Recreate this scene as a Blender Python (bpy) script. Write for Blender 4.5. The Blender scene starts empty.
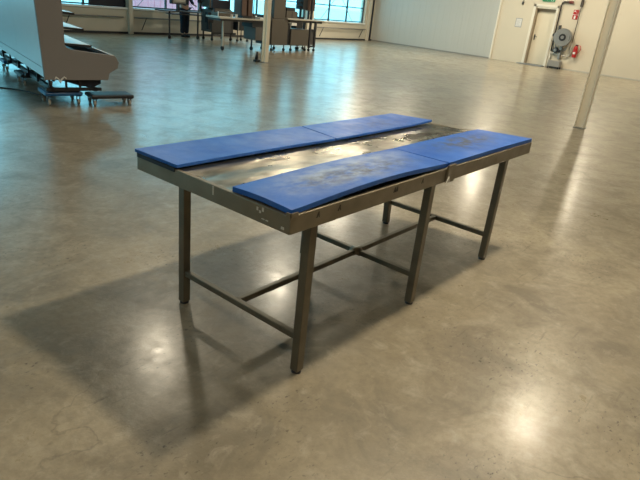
import bpy, bmesh, math, random
from mathutils import Vector, Matrix
random.seed(7)
scene = bpy.context.scene
COL = scene.collection
PI = math.pi

# ------------------------------------------------------------ materials
def mat(name, color, rough=.5, metal=0.0, spec=None, noise=None, bump=None, stretch=None, rough_var=0.0, coat=0.0):
    """principled material; noise=(scale, amount, second colour); bump=(scale, strength)"""
    m = bpy.data.materials.new(name); m.use_nodes = True
    nt = m.node_tree; b = nt.nodes['Principled BSDF']
    b.inputs['Base Color'].default_value = (*color, 1)
    b.inputs['Roughness'].default_value = rough
    b.inputs['Metallic'].default_value = metal
    if spec is not None: b.inputs['Specular IOR Level'].default_value = spec
    if coat: b.inputs['Coat Weight'].default_value = coat
    tc = nt.nodes.new('ShaderNodeTexCoord'); mp = nt.nodes.new('ShaderNodeMapping')
    nt.links.new(tc.outputs['Object'], mp.inputs['Vector'])
    if stretch: mp.inputs['Scale'].default_value = stretch
    if noise:
        n = nt.nodes.new('ShaderNodeTexNoise'); n.inputs['Scale'].default_value = noise[0]; n.inputs['Detail'].default_value = 6
        nt.links.new(mp.outputs[0], n.inputs['Vector'])
        r = nt.nodes.new('ShaderNodeMapRange'); r.inputs[1].default_value = .35; r.inputs[2].default_value = .7
        r.inputs[4].default_value = noise[1]
        nt.links.new(n.outputs['Fac'], r.inputs[0])
        mx = nt.nodes.new('ShaderNodeMix'); mx.data_type = 'RGBA'
        mx.inputs[6].default_value = (*color, 1); mx.inputs[7].default_value = (*noise[2], 1)
        nt.links.new(r.outputs[0], mx.inputs[0]); nt.links.new(mx.outputs[2], b.inputs['Base Color'])
        if rough_var:
            rr = nt.nodes.new('ShaderNodeMapRange'); rr.inputs[1].default_value = .3; rr.inputs[2].default_value = .7
            rr.inputs[3].default_value = rough - rough_var; rr.inputs[4].default_value = rough + rough_var
            nt.links.new(n.outputs['Fac'], rr.inputs[0]); nt.links.new(rr.outputs[0], b.inputs['Roughness'])
    if bump:
        n2 = nt.nodes.new('ShaderNodeTexNoise'); n2.inputs['Scale'].default_value = bump[0]; n2.inputs['Detail'].default_value = 4
        nt.links.new(mp.outputs[0], n2.inputs['Vector'])
        bp = nt.nodes.new('ShaderNodeBump'); bp.inputs['Strength'].default_value = bump[1]; bp.inputs['Distance'].default_value = .02
        nt.links.new(n2.outputs['Fac'], bp.inputs['Height']); nt.links.new(bp.outputs[0], b.inputs['Normal'])
    return m

def floor_material():
    m = bpy.data.materials.new('polished_concrete'); m.use_nodes = True
    nt = m.node_tree; N = nt.nodes; L = nt.links; b = N['Principled BSDF']
    tc = N.new('ShaderNodeTexCoord')
    def noise(scale, detail=6, rough=.6, loc=(0, 0, 0), sc=(1, 1, 1), dist=0, rot=0):
        mp = N.new('ShaderNodeMapping'); mp.inputs['Location'].default_value = loc; mp.inputs['Scale'].default_value = sc
        mp.inputs['Rotation'].default_value = (0, 0, rot)
        L.new(tc.outputs['Object'], mp.inputs['Vector'])
        n = N.new('ShaderNodeTexNoise'); n.inputs['Scale'].default_value = scale; n.inputs['Detail'].default_value = detail
        n.inputs['Roughness'].default_value = rough; n.inputs['Distortion'].default_value = dist
        L.new(mp.outputs[0], n.inputs['Vector']); return n.outputs['Fac']
    def rng(v, a, c, lo=0, hi=1):
        r = N.new('ShaderNodeMapRange'); r.inputs[1].default_value = a; r.inputs[2].default_value = c
        r.inputs[3].default_value = lo; r.inputs[4].default_value = hi; L.new(v, r.inputs[0]); return r.outputs[0]
    def mix(f, a, c):
        x = N.new('ShaderNodeMix'); x.data_type = 'RGBA'
        for s, v in ((6, a), (7, c)):
            if isinstance(v, tuple): x.inputs[s].default_value = (*v, 1)
            else: L.new(v, x.inputs[s])
        L.new(f, x.inputs[0]); return x.outputs[2]
    def mul(a, c):
        x = N.new('ShaderNodeMath'); x.operation = 'MULTIPLY'; L.new(a, x.inputs[0])
        if isinstance(c, (int, float)): x.inputs[1].default_value = c
        else: L.new(c, x.inputs[1])
        return x.outputs[0]
    big = noise(.55, 5, .6, dist=.6)
    mid = noise(2.6, 8, .65, (3, 1, 0), dist=.8)
    fine = noise(22, 8, .7)
    col = mix(rng(big, .36, .66), (.235, .198, .136), (.370, .320, .232))
    col = mix(rng(mid, .44, .66, 0, .8), col, (.165, .142, .102))
    col = mix(rng(noise(1.7, 7, .6, (9, 4, 0), dist=1.2), .56, .74, 0, .5), col, (.46, .41, .315))
    col = mix(rng(fine, .42, .70, 0, .5), col, (.155, .130, .092))
    col = mix(rng(noise(9, 8, .7, (2, 8, 0), dist=.5), .54, .74, 0, .45), col, (.50, .45, .36))
    # scuffs: long thin drag marks
    scf = mul(rng(noise(3.2, 5, .6, (5, 5, 0), (1, 9, 1), rot=.5), .60, .70), rng(noise(1.1, 3, .5, (1, 7, 0)), .47, .60))
    col = mix(mul(scf, .55), col, (.09, .075, .055))
    # spots of dirt
    dirt = mul(rng(noise(30, 4, .6, (2, 0, 0), (1, 1.8, 1), rot=.7), .60, .66), rng(noise(1.3, 4, .6, (0, 3, 0)), .50, .60))
    col = mix(mul(dirt, .75), col, (.045, .038, .03))
    # hairline cracks
    vo = N.new('ShaderNodeTexVoronoi'); vo.feature = 'DISTANCE_TO_EDGE'; vo.inputs['Scale'].default_value = .42
    wv = N.new('ShaderNodeVectorMath'); wv.operation = 'ADD'
    nn = N.new('ShaderNodeTexNoise'); nn.inputs['Scale'].default_value = 1.8; nn.inputs['Detail'].default_value = 8
    L.new(tc.outputs['Object'], nn.inputs['Vector'])
    sc = N.new('ShaderNodeVectorMath'); sc.operation = 'SCALE'; sc.inputs['Scale'].default_value = .9
    L.new(nn.outputs['Color'], sc.inputs[0]); L.new(tc.outputs['Object'], wv.inputs[0]); L.new(sc.outputs[0], wv.inputs[1])
    L.new(wv.outputs[0], vo.inputs['Vector'])
    crack = mul(rng(vo.outputs['Distance'], .0, .0035, 1, 0), rng(noise(.9, 3, .5, (7, 2, 0)), .54, .62))
    col = mix(mul(crack, .35), col, (.06, .05, .04))
    L.new(col, b.inputs['Base Color'])
    ro = N.new('ShaderNodeMath'); ro.operation = 'ADD'
    L.new(rng(mid, .3, .7, .26, .40), ro.inputs[0]); L.new(rng(fine, .3, .7, -.02, .05), ro.inputs[1])
    L.new(ro.outputs[0], b.inputs['Roughness'])
    b.inputs['Specular IOR Level'].default_value = .5; b.inputs['Coat Weight'].default_value = .65; L.new(rng(noise(7, 8, .7, (6, 1, 0)), .35, .65, .15, .27), b.inputs['Coat Roughness']); b.inputs['Coat IOR'].default_value = 1.5
    bp = N.new('ShaderNodeBump'); bp.inputs['Strength'].default_value = .22; bp.inputs['Distance'].default_value = .02
    L.new(noise(8, 8, .65, (4, 4, 0)), bp.inputs['Height']); L.new(bp.outputs[0], b.inputs['Normal'])
    return m

def blue_board_material(name, wear, seed):
    """blue plastic with chalky worn patches and dark scrubbed marks"""
    m = bpy.data.materials.new(name); m.use_nodes = True
    nt = m.node_tree; N = nt.nodes; L = nt.links; b = N['Principled BSDF']
    tc = N.new('ShaderNodeTexCoord')
    def noise(scale, detail, loc, sc=(1, 1, 1)):
        mp = N.new('ShaderNodeMapping'); mp.inputs['Location'].default_value = loc; mp.inputs['Scale'].default_value = sc
        L.new(tc.outputs['Object'], mp.inputs['Vector'])
        n = N.new('ShaderNodeTexNoise'); n.inputs['Scale'].default_value = scale; n.inputs['Detail'].default_value = detail
        n.inputs['Roughness'].default_value = .65
        L.new(mp.outputs[0], n.inputs['Vector']); return n.outputs['Fac']
    def rng(v, a, c, lo=0, hi=1):
        r = N.new('ShaderNodeMapRange'); r.inputs[1].default_value = a; r.inputs[2].default_value = c
        r.inputs[3].default_value = lo; r.inputs[4].default_value = hi; L.new(v, r.inputs[0]); return r.outputs[0]
    def mix(f, a, c):
        x = N.new('ShaderNodeMix'); x.data_type = 'RGBA'
        for s, v in ((6, a), (7, c)):
            if isinstance(v, tuple): x.inputs[s].default_value = (*v, 1)
            else: L.new(v, x.inputs[s])
        L.new(f, x.inputs[0]); return x.outputs[2]
    def mask(cx, cy, sx, sy):
        mp = N.new('ShaderNodeMapping'); mp.vector_type = 'TEXTURE'
        mp.inputs['Location'].default_value = (cx, cy, 0); mp.inputs['Scale'].default_value = (sx, sy, 10)
        L.new(tc.outputs['Object'], mp.inputs['Vector'])
        ln = N.new('ShaderNodeVectorMath'); ln.operation = 'LENGTH'; L.new(mp.outputs[0], ln.inputs[0])
        return rng(ln.outputs['Value'], .25, 1.0, 1, 0)
    def mul(a, c):
        x = N.new('ShaderNodeMath'); x.operation = 'MULTIPLY'; L.new(a, x.inputs[0])
        if isinstance(c, (int, float)): x.inputs[1].default_value = c
        else: L.new(c, x.inputs[1])
        return x.outputs[0]
    col = mix(rng(noise(3, 4, (seed, 0, 0)), .35, .65), (.010, .085, .38), (.018, .118, .47))
    col = mix(rng(noise(14, 6, (seed, 3, 0), (1, .4, 1)), .5, .75, 0, .25), col, (.10, .18, .42))
    for (cx, cy, sx, sy, kind, amt) in wear:
        if kind == 'chalk':
            col = mix(mul(mul(mask(cx, cy, sx, sy), rng(noise(9, 8, (seed, 1, 0), (1, 1.6, 1)), .36, .6)), amt), col, (.30, .37, .47))
        else:
            col = mix(mul(mul(mask(cx, cy, sx, sy), rng(noise(14, 8, (seed, 5, 0), (1, 1.5, 1)), .40, .62)), amt), col, (.055, .060, .065))
    L.new(col, b.inputs['Base Color'])
    L.new(rng(noise(8, 5, (seed, 8, 0)), .3, .7, .34, .52), b.inputs['Roughness'])
    b.inputs['Specular IOR Level'].default_value = .32
    return m

def steel_top_material():
    m = bpy.data.materials.new('scuffed_steel_top'); m.use_nodes = True
    nt = m.node_tree; N = nt.nodes; L = nt.links; b = N['Principled BSDF']
    tc = N.new('ShaderNodeTexCoord')
    def noise(scale, detail, loc, sc=(1, 1, 1), d=0):
        mp = N.new('ShaderNodeMapping'); mp.inputs['Location'].default_value = loc; mp.inputs['Scale'].default_value = sc
        L.new(tc.outputs['Object'], mp.inputs['Vector'])
        n = N.new('ShaderNodeTexNoise'); n.inputs['Scale'].default_value = scale; n.inputs['Detail'].default_value = detail
        n.inputs['Distortion'].default_value = d
        L.new(mp.outputs[0], n.inputs['Vector']); return n.outputs['Fac']
    r = N.new('ShaderNodeMapRange'); r.inputs[1].default_value = .35; r.inputs[2].default_value = .7
    L.new(noise(7, 7, (1, 2, 0), (1, 2, 1), .6), r.inputs[0])
    x = N.new('ShaderNodeMix'); x.data_type = 'RGBA'; x.inputs[6].default_value = (.50, .46, .37, 1); x.inputs[7].default_value = (.24, .22, .17, 1)
    L.new(r.outputs[0], x.inputs[0]); L.new(x.outputs[2], b.inputs['Base Color'])
    b.inputs['Metallic'].default_value = 1
    rr = N.new('ShaderNodeMapRange'); rr.inputs[3].default_value = .16; rr.inputs[4].default_value = .42
    L.new(noise(5, 6, (4, 0, 0)), rr.inputs[0]); L.new(rr.outputs[0], b.inputs['Roughness'])
    bp = N.new('ShaderNodeBump'); bp.inputs['Strength'].default_value = .55; bp.inputs['Distance'].default_value = .03
    L.new(noise(2.6, 2, (2, 1, 0), (1, 2.2, 1)), bp.inputs['Height']); L.new(bp.outputs[0], b.inputs['Normal'])
    return m

M = {}
M['floor'] = floor_material()
M['steel'] = mat('brushed_steel', (.26, .225, .165), .42, .6, noise=(9, .5, (.17, .145, .105)), stretch=(1, 1, 1), rough_var=.07)
M['steel_end'] = M['steel']
M['leg'] = mat('dull_leg_steel', (.20, .175, .13), .42, .6, noise=(12, .5, (.12, .105, .08)))
M['top'] = steel_top_material()
M['rubber'] = mat('black_rubber', (.012, .012, .013), .6)
M['black'] = mat('black_paint', (.014, .016, .020), .45)
M['darkmetal'] = mat('dark_metal', (.045, .048, .055), .4, .4)
M['machine'] = mat('machine_grey_brown', (.105, .092, .075), .5, .1, noise=(4, .4, (.085, .075, .065)))
M['machine_cool'] = mat('machine_grey', (.10, .095, .09), .5, .0, noise=(4, .4, (.07, .07, .068)))
M['brownbox'] = mat('brown_enamel', (.110, .065, .050), .5)
M['white'] = mat('white_plastic', (.72, .72, .70), .4)
M['case_grey'] = mat('case_end_grey', (.23, .22, .22), .55, noise=(3, .25, (.20, .19, .19)))
M['case_white'] = mat('case_back_enamel', (.80, .87, .92), .32, noise=(5, .3, (.72, .80, .85)))
M['shelf'] = mat('shelf_enamel', (.60, .62, .62), .35)
M['bluepaint'] = mat('blue_plastic_dolly', (.008, .10, .28), .4)
M['wall'] = mat('cream_wall_paint', (.66, .60, .48), .6, noise=(1.2, .35, (.58, .525, .42)))
M['clad'] = mat('pale_metal_cladding', (.50, .505, .47), .45, noise=(3, .5, (.455, .465, .44)), stretch=(1, 6, .05))
M['backwall'] = mat('beige_low_wall', (.62, .58, .48), .65, noise=(2, .4, (.55, .51, .42)))
M['ceiling'] = mat('ceiling_panels', (.14, .135, .12), .8); M['frontwall'] = mat('brown_wall_paint', (.16, .14, .11), .7)
M['sill'] = mat('white_sill', (.88, .90, .88), .4)
M['winframe'] = mat('dark_window_frame', (.035, .05, .055), .5)
M['post'] = mat('cream_steel_paint', (.86, .80, .66), .45, noise=(4, .35, (.72, .64, .50)))
M['door'] = mat('cream_door', (.72, .66, .52), .45)
M['jamb'] = mat('brown_jamb', (.33, .27, .19), .55)
M['doorframe'] = mat('door_frame_white', (.78, .74, .64), .45)
M['grey'] = mat('grey_paint', (.25, .25, .235), .5)
M['silver'] = mat('reel_silver', (.36, .35, .33), .35, .6, noise=(20, .4, (.25, .245, .23)))
M['red'] = mat('red_enamel', (.42, .018, .015), .35)
M['redhose'] = mat('dark_red_valve', (.16, .02, .018), .45)
M['green'] = mat('exit_green', (.012, .26, .09), .4)
M['signwhite'] = mat('sign_white', (.80, .80, .78), .4)
M['paper'] = mat('paper', (.70, .70, .68), .7)
M['paperink'] = mat('grey_print', (.34, .35, .37), .7)
M['pipedark'] = mat('dark_brown_pipe', (.055, .042, .032), .5)
M['pipelight'] = mat('light_grey_pipe', (.50, .48, .42), .4)
M['navy'] = mat('dark_navy_sheet', (.006, .010, .022), .55)
M['jeans'] = mat('dark_navy_cloth', (.010, .018, .035), .85, noise=(30, .4, (.02, .03, .05)))
M['skin'] = mat('skin', (.50, .29, .20), .5)
M['hair'] = mat('dark_hair', (.03, .02, .015), .6)
M['pink'] = mat('pink_trailer_paint', (.98, .34, .42), .5)
M['yard'] = mat('pale_yard_concrete', (.80, .82, .82), .9, noise=(.4, .4, (.70, .72, .73)))
M['mark'] = mat('pale_scratch', (.55, .53, .48), .6)
M['markdark'] = mat('dark_scratch', (.05, .045, .035), .6)
M['tread'] = mat('dark_grey_step', (.22, .24, .25), .6)
M['caster'] = mat('castor_wheel', (.42, .37, .30), .5)

def glass_material():
    m = bpy.data.materials.new('clear_window_glass'); m.use_nodes = True
    nt = m.node_tree; N = nt.nodes; L = nt.links
    for n in list(N): N.remove(n)
    o = N.new('ShaderNodeOutputMaterial'); t = N.new('ShaderNodeBsdfTransparent'); t.inputs[0].default_value = (.90, .98, .98, 1)
    g = N.new('ShaderNodeBsdfGlossy'); g.inputs['Roughness'].default_value = .02
    lw = N.new('ShaderNodeLayerWeight'); lw.inputs[0].default_value = .5
    pw = N.new('ShaderNodeMath'); pw.operation = 'POWER'; pw.inputs[1].default_value = 5; L.new(lw.outputs['Facing'], pw.inputs[0])
    fr = N.new('ShaderNodeMath'); fr.operation = 'MULTIPLY_ADD'; fr.inputs[1].default_value = .95; fr.inputs[2].default_value = .04; L.new(pw.outputs[0], fr.inputs[0])
    mx = N.new('ShaderNodeMixShader'); L.new(fr.outputs[0], mx.inputs[0]); L.new(t.outputs[0], mx.inputs[1]); L.new(g.outputs[0], mx.inputs[2])
    L.new(mx.outputs[0], o.inputs[0]); return m
M['glass'] = glass_material()

# ------------------------------------------------------------ mesh helpers
class MB:
    def __init__(self): self.bm = bmesh.new()
    def box(self, x0, x1, y0, y1, z0, z1, mtx=None):
        vs = [self.bm.verts.new(p) for p in ((x0,y0,z0),(x1,y0,z0),(x1,y1,z0),(x0,y1,z0),(x0,y0,z1),(x1,y0,z1),(x1,y1,z1),(x0,y1,z1))]
        if mtx is not None:
            for v in vs: v.co = mtx @ v.co
        for f in ((0,3,2,1),(4,5,6,7),(0,1,5,4),(1,2,6,5),(2,3,7,6),(3,0,4,7)): self.bm.faces.new([vs[i] for i in f])
        return self
    def hexa(self, bot, top):
        vs = [self.bm.verts.new(p) for p in list(bot) + list(top)]
        for f in ((0,3,2,1),(4,5,6,7),(0,1,5,4),(1,2,6,5),(2,3,7,6),(3,0,4,7)): self.bm.faces.new([vs[i] for i in f])
        return self
    def tube(self, a, b, r, r2=None, n=14, caps=True):
        a, b = Vector(a), Vector(b); d = (b - a).normalized()
        s = d.orthogonal().normalized(); t = d.cross(s); r2 = r if r2 is None else r2
        A = [self.bm.verts.new(a + (s*math.cos(2*PI*i/n) + t*math.sin(2*PI*i/n))*r) for i in range(n)]
        B = [self.bm.verts.new(b + (s*math.cos(2*PI*i/n) + t*math.sin(2*PI*i/n))*r2) for i in range(n)]
        for i in range(n): self.bm.faces.new((A[i], A[(i+1)%n], B[(i+1)%n], B[i]))
        if caps: self.bm.faces.new(A[::-1]); self.bm.faces.new(B)
        return self
    def path(self, pts, r, n=10, closed=False):
        pts = [Vector(p) for p in pts]; rings = []
        ref = None
        for i, p in enumerate(pts):
            if closed: d = pts[(i+1) % len(pts)] - pts[i-1]
            else: d = pts[min(i+1, len(pts)-1)] - pts[max(i-1, 0)]
            d.normalize()
            if ref is None: ref = d.orthogonal().normalized()
            ref = (ref - d*ref.dot(d)).normalized(); t = d.cross(ref)
            rings.append([self.bm.verts.new(p + (ref*math.cos(2*PI*k/n) + t*math.sin(2*PI*k/n))*r) for k in range(n)])
        m = len(rings)
        for i in range(m if closed else m-1):
            A, B = rings[i], rings[(i+1) % m]
            for k in range(n): self.bm.faces.new((A[k], A[(k+1)%n], B[(k+1)%n], B[k]))
        if not closed: self.bm.faces.new(rings[0][::-1]); self.bm.faces.new(rings[-1])
        return self
    def beam(self, a, b, w, h, up=(0, 0, 1)):
        """rectangular bar from a to b"""
        a, b = Vector(a), Vector(b); d = (b-a).normalized(); s = d.cross(Vector(up)).normalized(); t = s.cross(d)
        q = [(-w/2,-h/2),(w/2,-h/2),(w/2,h/2),(-w/2,h/2)]
        A = [a + s*x + t*y for x, y in q]; B = [b + s*x + t*y for x, y in q]
        return self.hexa(A, B)
    def prism(self, poly, fn, t0, t1):
        """poly of 2-D points, fn(u, w, t) -> 3-D"""
        A = [self.bm.verts.new(fn(u, w, t0)) for u, w in poly]; B = [self.bm.verts.new(fn(u, w, t1)) for u, w in poly]
        n = len(poly)
        for i in range(n): self.bm.faces.new((A[i], A[(i+1)%n], B[(i+1)%n], B[i]))
        self.bm.faces.new(A[::-1]); self.bm.faces.new(B); return self
    def build(self, name, m, parent=None, bevel=0, smooth=False, loc=None):
        bmesh.ops.recalc_face_normals(self.bm, faces=self.bm.faces)
        me = bpy.data.meshes.new(name); self.bm.to_mesh(me); self.bm.free()
        me.materials.append(m)
        if smooth:
            for p in me.polygons: p.use_smooth = True
        o = bpy.data.objects.new(name, me); COL.objects.link(o)
        if loc is not None:       # origin at loc, geometry stays where it was written (world coordinates)
            me.transform(Matrix.Translation(-Vector(loc))); o.location = loc
        if parent is not None:
            base = parent
            if getattr(parent, 'abs_loc', None): pass
            o.parent = parent; o.matrix_parent_inverse = WM(parent).inverted()
        if bevel:
            b = o.modifiers.new('bevel', 'BEVEL'); b.width = bevel; b.segments = 2; b.limit_method = 'ANGLE'
        return o
def WM(o):
    m = Matrix.LocRotScale(o.location, o.rotation_euler, o.scale)
    if o.parent: m = WM(o.parent) @ o.matrix_parent_inverse @ m
    return m
def thing(name, label, cat, loc, rz=0, group=None):
    o = bpy.data.objects.new(name, None); COL.objects.link(o); o.empty_display_size = .1
    o.location = loc; o.rotation_euler = (0, 0, rz)
    return tag(o, label, cat, group)
def tag(o, label, cat, group=None, kind=None):
    o['label'] = label; o['category'] = cat
    if group: o['group'] = group
    if kind: o['kind'] = kind
    return o
def struct(o): o['kind'] = 'structure'; return o

# ------------------------------------------------------------ the hall
XL, XR, YF, YB, ZC = -7.0, 22.47, -9.0, 15.5, 5.0
struct(MB().box(XL, XR, YF, YB, -.2, 0).build('floor', M['floor']))
struct(MB().box(XL-.2, XR+.2, YF-.2, YB+.2, ZC, ZC+.2).build('ceiling', M['ceiling']))
w = MB(); w.box(XL-.2, XL, YF, 9.0, -.2, ZC); w.box(XL-.2, XL, 14.9, YB, -.2, ZC); w.box(XL-.2, XL, 9.0, 14.9, -.2, .80); w.box(XL-.2, XL, 9.0, 14.9, 4.25, ZC)
struct(w.build('wall_left', M['wall']))
root = bpy.data.objects.new('window_6', None); COL.objects.link(root); root.location = (XL, 11.95, .8); struct(root)  # unseen left window, added to light the back of the display case
w = MB()
for i in range(6): yy = 9.03 + i*(5.84/5); w.box(XL-.14, XL-.08, yy-.028, yy+.028, .8, 4.25)
for z in (.82, 1.40, 2.05, 2.70, 3.35, 4.23): w.box(XL-.135, XL-.085, 9.0, 14.9, z-.02, z+.02)
w.build('window_frame', M['winframe'], root)
MB().box(XL-.112, XL-.106, 9.0, 14.9, .81, 4.24).build('glass_pane', M['glass'], root)
MB().box(XL-.2, XL+.05, 8.98, 14.92, .76, .80).build('sill', M['sill'], root, bevel=.006)
struct(MB().box(XL-.2, XR+.2, YF-.2, YF, -.2, ZC).build('wall_front', M['frontwall']))
DY0, DY1, DZ = 6.93, 7.84, 2.20
w = MB(); w.box(XR, XR+.25, YF, DY0, -.2, ZC); w.box(XR, XR+.25, DY1, YB+.2, -.2, ZC); w.box(XR, XR+.25, DY0, DY1, DZ, ZC)
w.box(XR, XR+.25, DY0, DY1, -.2, 0); w.box(XR+.25, XR+.3, DY0-.2, DY1+.2, -.2, DZ+.2)
struct(w.build('wall_right', M['wall']))
# pale vertical cladding on the far half of the right wall
c = MB(); y = 9.32
while y < YB - .01:
    y1 = min(y + .31, YB); c.box(XR-.05, XR, y+.004, y1-.004, .02, ZC); c.box(XR-.046, XR, y1-.006, y1+.006, .02, ZC) if y1 < YB-.02 else None
    y = y1
struct(c.build('trim_1', M['clad']))
struct(MB().box(XR-.06, XR, 9.25, 9.32, 0, ZC).build('trim_2', M['doorframe'], bevel=.005))
struct(MB().box(XR-.065, XR-.05, 9.32, YB, 0, .05).build('baseboard_far', M['grey']))
struct(MB().box(XR-.012, XR, YF, DY0-.06, 0, .045).build('baseboard_right', M['pipelight']))
# back wall below and above the windows, with piers
WZ0, WZ1 = .80, 4.25
bays = [(-6.6, .35, 6), (.95, 9.13, 6), (9.27, 17.55, 6), (17.88, 21.70, 3)]
b = MB(); b.box(XL-.2, XR+.2, YB, YB+.3, -.2, WZ0-.04); b.box(XL-.2, XR+.2, YB, YB+.3, WZ1, ZC)
xs = [XL-.2] + [v for bb in bays for v in bb[:2]] + [XR+.2]
for i in range(0, len(xs), 2): b.box(xs[i], xs[i+1], YB, YB+.3, WZ0-.04, WZ1)
struct(b.build('wall_back', M['backwall']))
struct(MB().box(XL, XR, YB-.03, YB, 0, .06).build('baseboard_back', M['darkmetal']))
for (x0, x1) in ((9.13, 9.27), (17.52, 17.92), (.45, .85)):
    struct(MB().box(x0, x1, YB-.12, YB, 0, ZC).build('trim_%d' % (3 + int(x0 > 0) + int(x0 > 5) + int(x0 > 10)), M['backwall'], bevel=.01))
struct(MB().box(21.88, 22.06, YB-.10, YB, 0, ZC).build('trim_7', M['backwall'], bevel=.01))
struct(MB().box(22.14, 22.22, YB-.10, YB-.02, 0, ZC).build('trim_8', M['darkmetal'], bevel=.01))
for k, (x0, x1, n) in enumerate(bays):
    root = bpy.data.objects.new('window_%d' % (k+1), None); COL.objects.link(root); root.location = ((x0+x1)/2, YB+.1, WZ0); struct(root)
    f = MB(); st = (x1-x0)/n; t = .028
    for i in range(n+1):
        xx = min(max(x0 + st*i, x0+t), x1-t); f.box(xx-t, xx+t, YB+.10, YB+.16, WZ0-.04, WZ1)
    for z in (WZ0+.0, 1.40, 2.05, 2.70, 3.35, WZ1-.02): f.box(x0, x1, YB+.105, YB+.155, z-.02, z+.02)
    f.build('window_frame', M['winframe'], root)
    MB().box(x0, x1, YB+.125, YB+.132, WZ0-.03, WZ1-.01).build('glass_pane', M['glass'], root)
    MB().box(x0-.02, x1+.02, YB-.05, YB+.30, WZ0-.09, WZ0-.035).build('sill', M['sill'], root, bevel=.006)
    r = MB(); cx = x1 - 1.65 if n == 3 else x0 + 1.7
    r.beam((cx-1.35, YB+.2, WZ0), (cx+1.2, YB+.2, 3.3), .012, .012); r.beam((cx+.95, YB+.215, WZ0), (cx-1.5, YB+.215, 3.3), .012, .012)
    r.build('cross_brace', M['winframe'], root)
# dark sheet covering the panes left of the pier
tag(MB().box(7.90, 9.12, YB+.055, YB+.075, .77, 3.6).build('cover_sheet', M['navy']), 'tall dark navy sheet covering window panes beside the wall pier', 'sheet')
# heating pipe along the low wall, with brackets
def wall_pipe(x0, x1, brs, label):
    t = thing('heating_pipe', label, 'pipe', (x0, YB-.1, 0), group=None)
    MB().tube((x0, YB-.10, .49), (x1, YB-.10, .49), .022).build('pipe', M['grey'], t, smooth=True)
    for x in brs:
        k = MB(); k.beam((x, YB-.015, .49), (x, YB-.13, .49), .03, .02); k.beam((x-.12, YB-.02, .12), (x, YB-.10, .47), .022, .022)
        k.beam((x-.12, YB-.015, .06), (x-.12, YB-.015, .49), .02, .02); k.build('pipe_bracket', M['darkmetal'], t)
wall_pipe(3.0, 8.94, (4.5, 7.2), 'thin grey pipe on the low wall under the leftmost window')
wall_pipe(9.32, 17.45, (9.75, 12.9, 16.6), 'thin grey pipe on the low wall behind the person and machines')
wall_pipe(18.05, 21.75, (18.6, 21.5), 'thin grey pipe on the low wall under the rightmost window')

# yard outside
struct(MB().box(-120, 120, -60, 120, -.45, -.30).build('ground', M['yard']))
t = thing('trailer', 'pink trailer body parked outside the window behind the person', 'trailer', (14.6, 22.0, -.3))
bb = MB(); bb.box(12.9, 16.6, 21, 23.2, .35, 3.4)
for i in range(12): bb.box(13.0+i*.31, 13.05+i*.31, 20.97, 21, .4, 3.35)
bb.build('cargo_body', M['pink'], t)
for x in (13.6, 15.9):
    for y_ in (21.1, 22.8): MB().tube((x, y_, .15), (x, y_+.3, .15), .45, n=24).build('wheel', M['rubber'], t)
MB().box(13.1, 16.4, 21.2, 23.0, .2, .35).build('chassis', M['darkmetal'], t)

# ------------------------------------------------------------ right wall fittings
# door
d = bpy.data.objects.new('door_1', None); COL.objects.link(d); d.location = (XR, 7.38, 0); struct(d)
f = MB(); f.box(XR-.03, XR+.02, 7.80, 7.90, 0, 2.27); f.box(XR-.03, XR+.02, 6.90, 6.97, 0, 2.27); f.box(XR-.03, XR+.02, 6.90, 7.90, 2.18, 2.27)
f.build('door_frame', M['doorframe'], d, bevel=.004)
f = MB(); f.box(XR-.0, XR+.245, 7.755, 7.80, 0, 2.18); f.build('jamb', M['jamb'], d)
f = MB(); f.box(XR-.0, XR+.245, 6.97, 7.0, 0, 2.18); f.box(XR, XR+.245, 7.0, 7.755, 2.13, 2.18); f.build('jamb', M['doorframe'], d)
MB().box(XR+.21, XR+.245, 7.0, 7.755, .03, 2.13).build('door_leaf', M['door'], d, bevel=.004)
MB().box(XR+.19, XR+.21, 7.0, 7.755, 2.02, 2.13).build('top_shade_strip', M['jamb'], d)  # brown strip paints in the shadow at the top of the door recess
h = MB(); h.box(XR+.198, XR+.21, 7.655, 7.70, .95, 1.15); h.tube((XR+.205, 7.68, 1.07), (XR+.155, 7.68, 1.07), .012); h.tube((XR+.16, 7.69, 1.07), (XR+.16, 7.57, 1.07), .011)
h.build('door_handle', M['darkmetal'], d)
MB().box(XR-.35, XR, 6.94, 7.97, 0, .035).build('threshold', M['tread'], d, bevel=.005)
MB().box(XR, XR+.21, 7.0, 7.755, 0, .028).build('threshold', M['black'], d)
# exit sign: running figure and door
t = thing('exit_sign', 'green emergency exit sign above the cream door', 'sign', (XR-.03, 7.36, 2.40))
MB().box(XR-.05, XR, 7.12, 7.60, 2.385, 2.60).build('sign_body', M['green'], t, bevel=.004)
s = MB(); X = XR-.053
def yb(y0, y1, z0, z1): s.box(X, X+.004, y0, y1, z0, z1)
yb(7.16, 7.27, 2.41, 2.42); yb(7.16, 7.17, 2.41, 2.575); yb(7.26, 7.27, 2.41, 2.575); yb(7.16, 7.27, 2.565, 2.575); s.build('door_outline', M['signwhite'], t); s = MB()
s.tube((X, 7.37, 2.555), (X+.004, 7.37, 2.555), .016)
for a_, b_ in (((7.385, 2.53), (7.365, 2.475)), ((7.365, 2.475), (7.335, 2.45)), ((7.335, 2.45), (7.34, 2.415)), ((7.37, 2.475), (7.40, 2.44)), ((7.40, 2.44), (7.43, 2.44)), ((7.38, 2.525), (7.35, 2.50)), ((7.385, 2.525), (7.415, 2.505))):
    s.beam((X+.002, *a_), (X+.002, *b_), .004, .014, up=(1, 0, 0))
s.build('running_figure', M['signwhite'], t); s = MB(); s.beam((X+.002, 7.56, 2.49), (X+.002, 7.49, 2.49), .004, .02, up=(1, 0, 0)); s.beam((X+.002, 7.48, 2.49), (X+.002, 7.51, 2.52), .004, .014, up=(1, 0, 0)); s.beam((X+.002, 7.48, 2.49), (X+.002, 7.51, 2.46), .004, .014, up=(1, 0, 0))
s.build('arrow', M['signwhite'], t)
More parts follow.
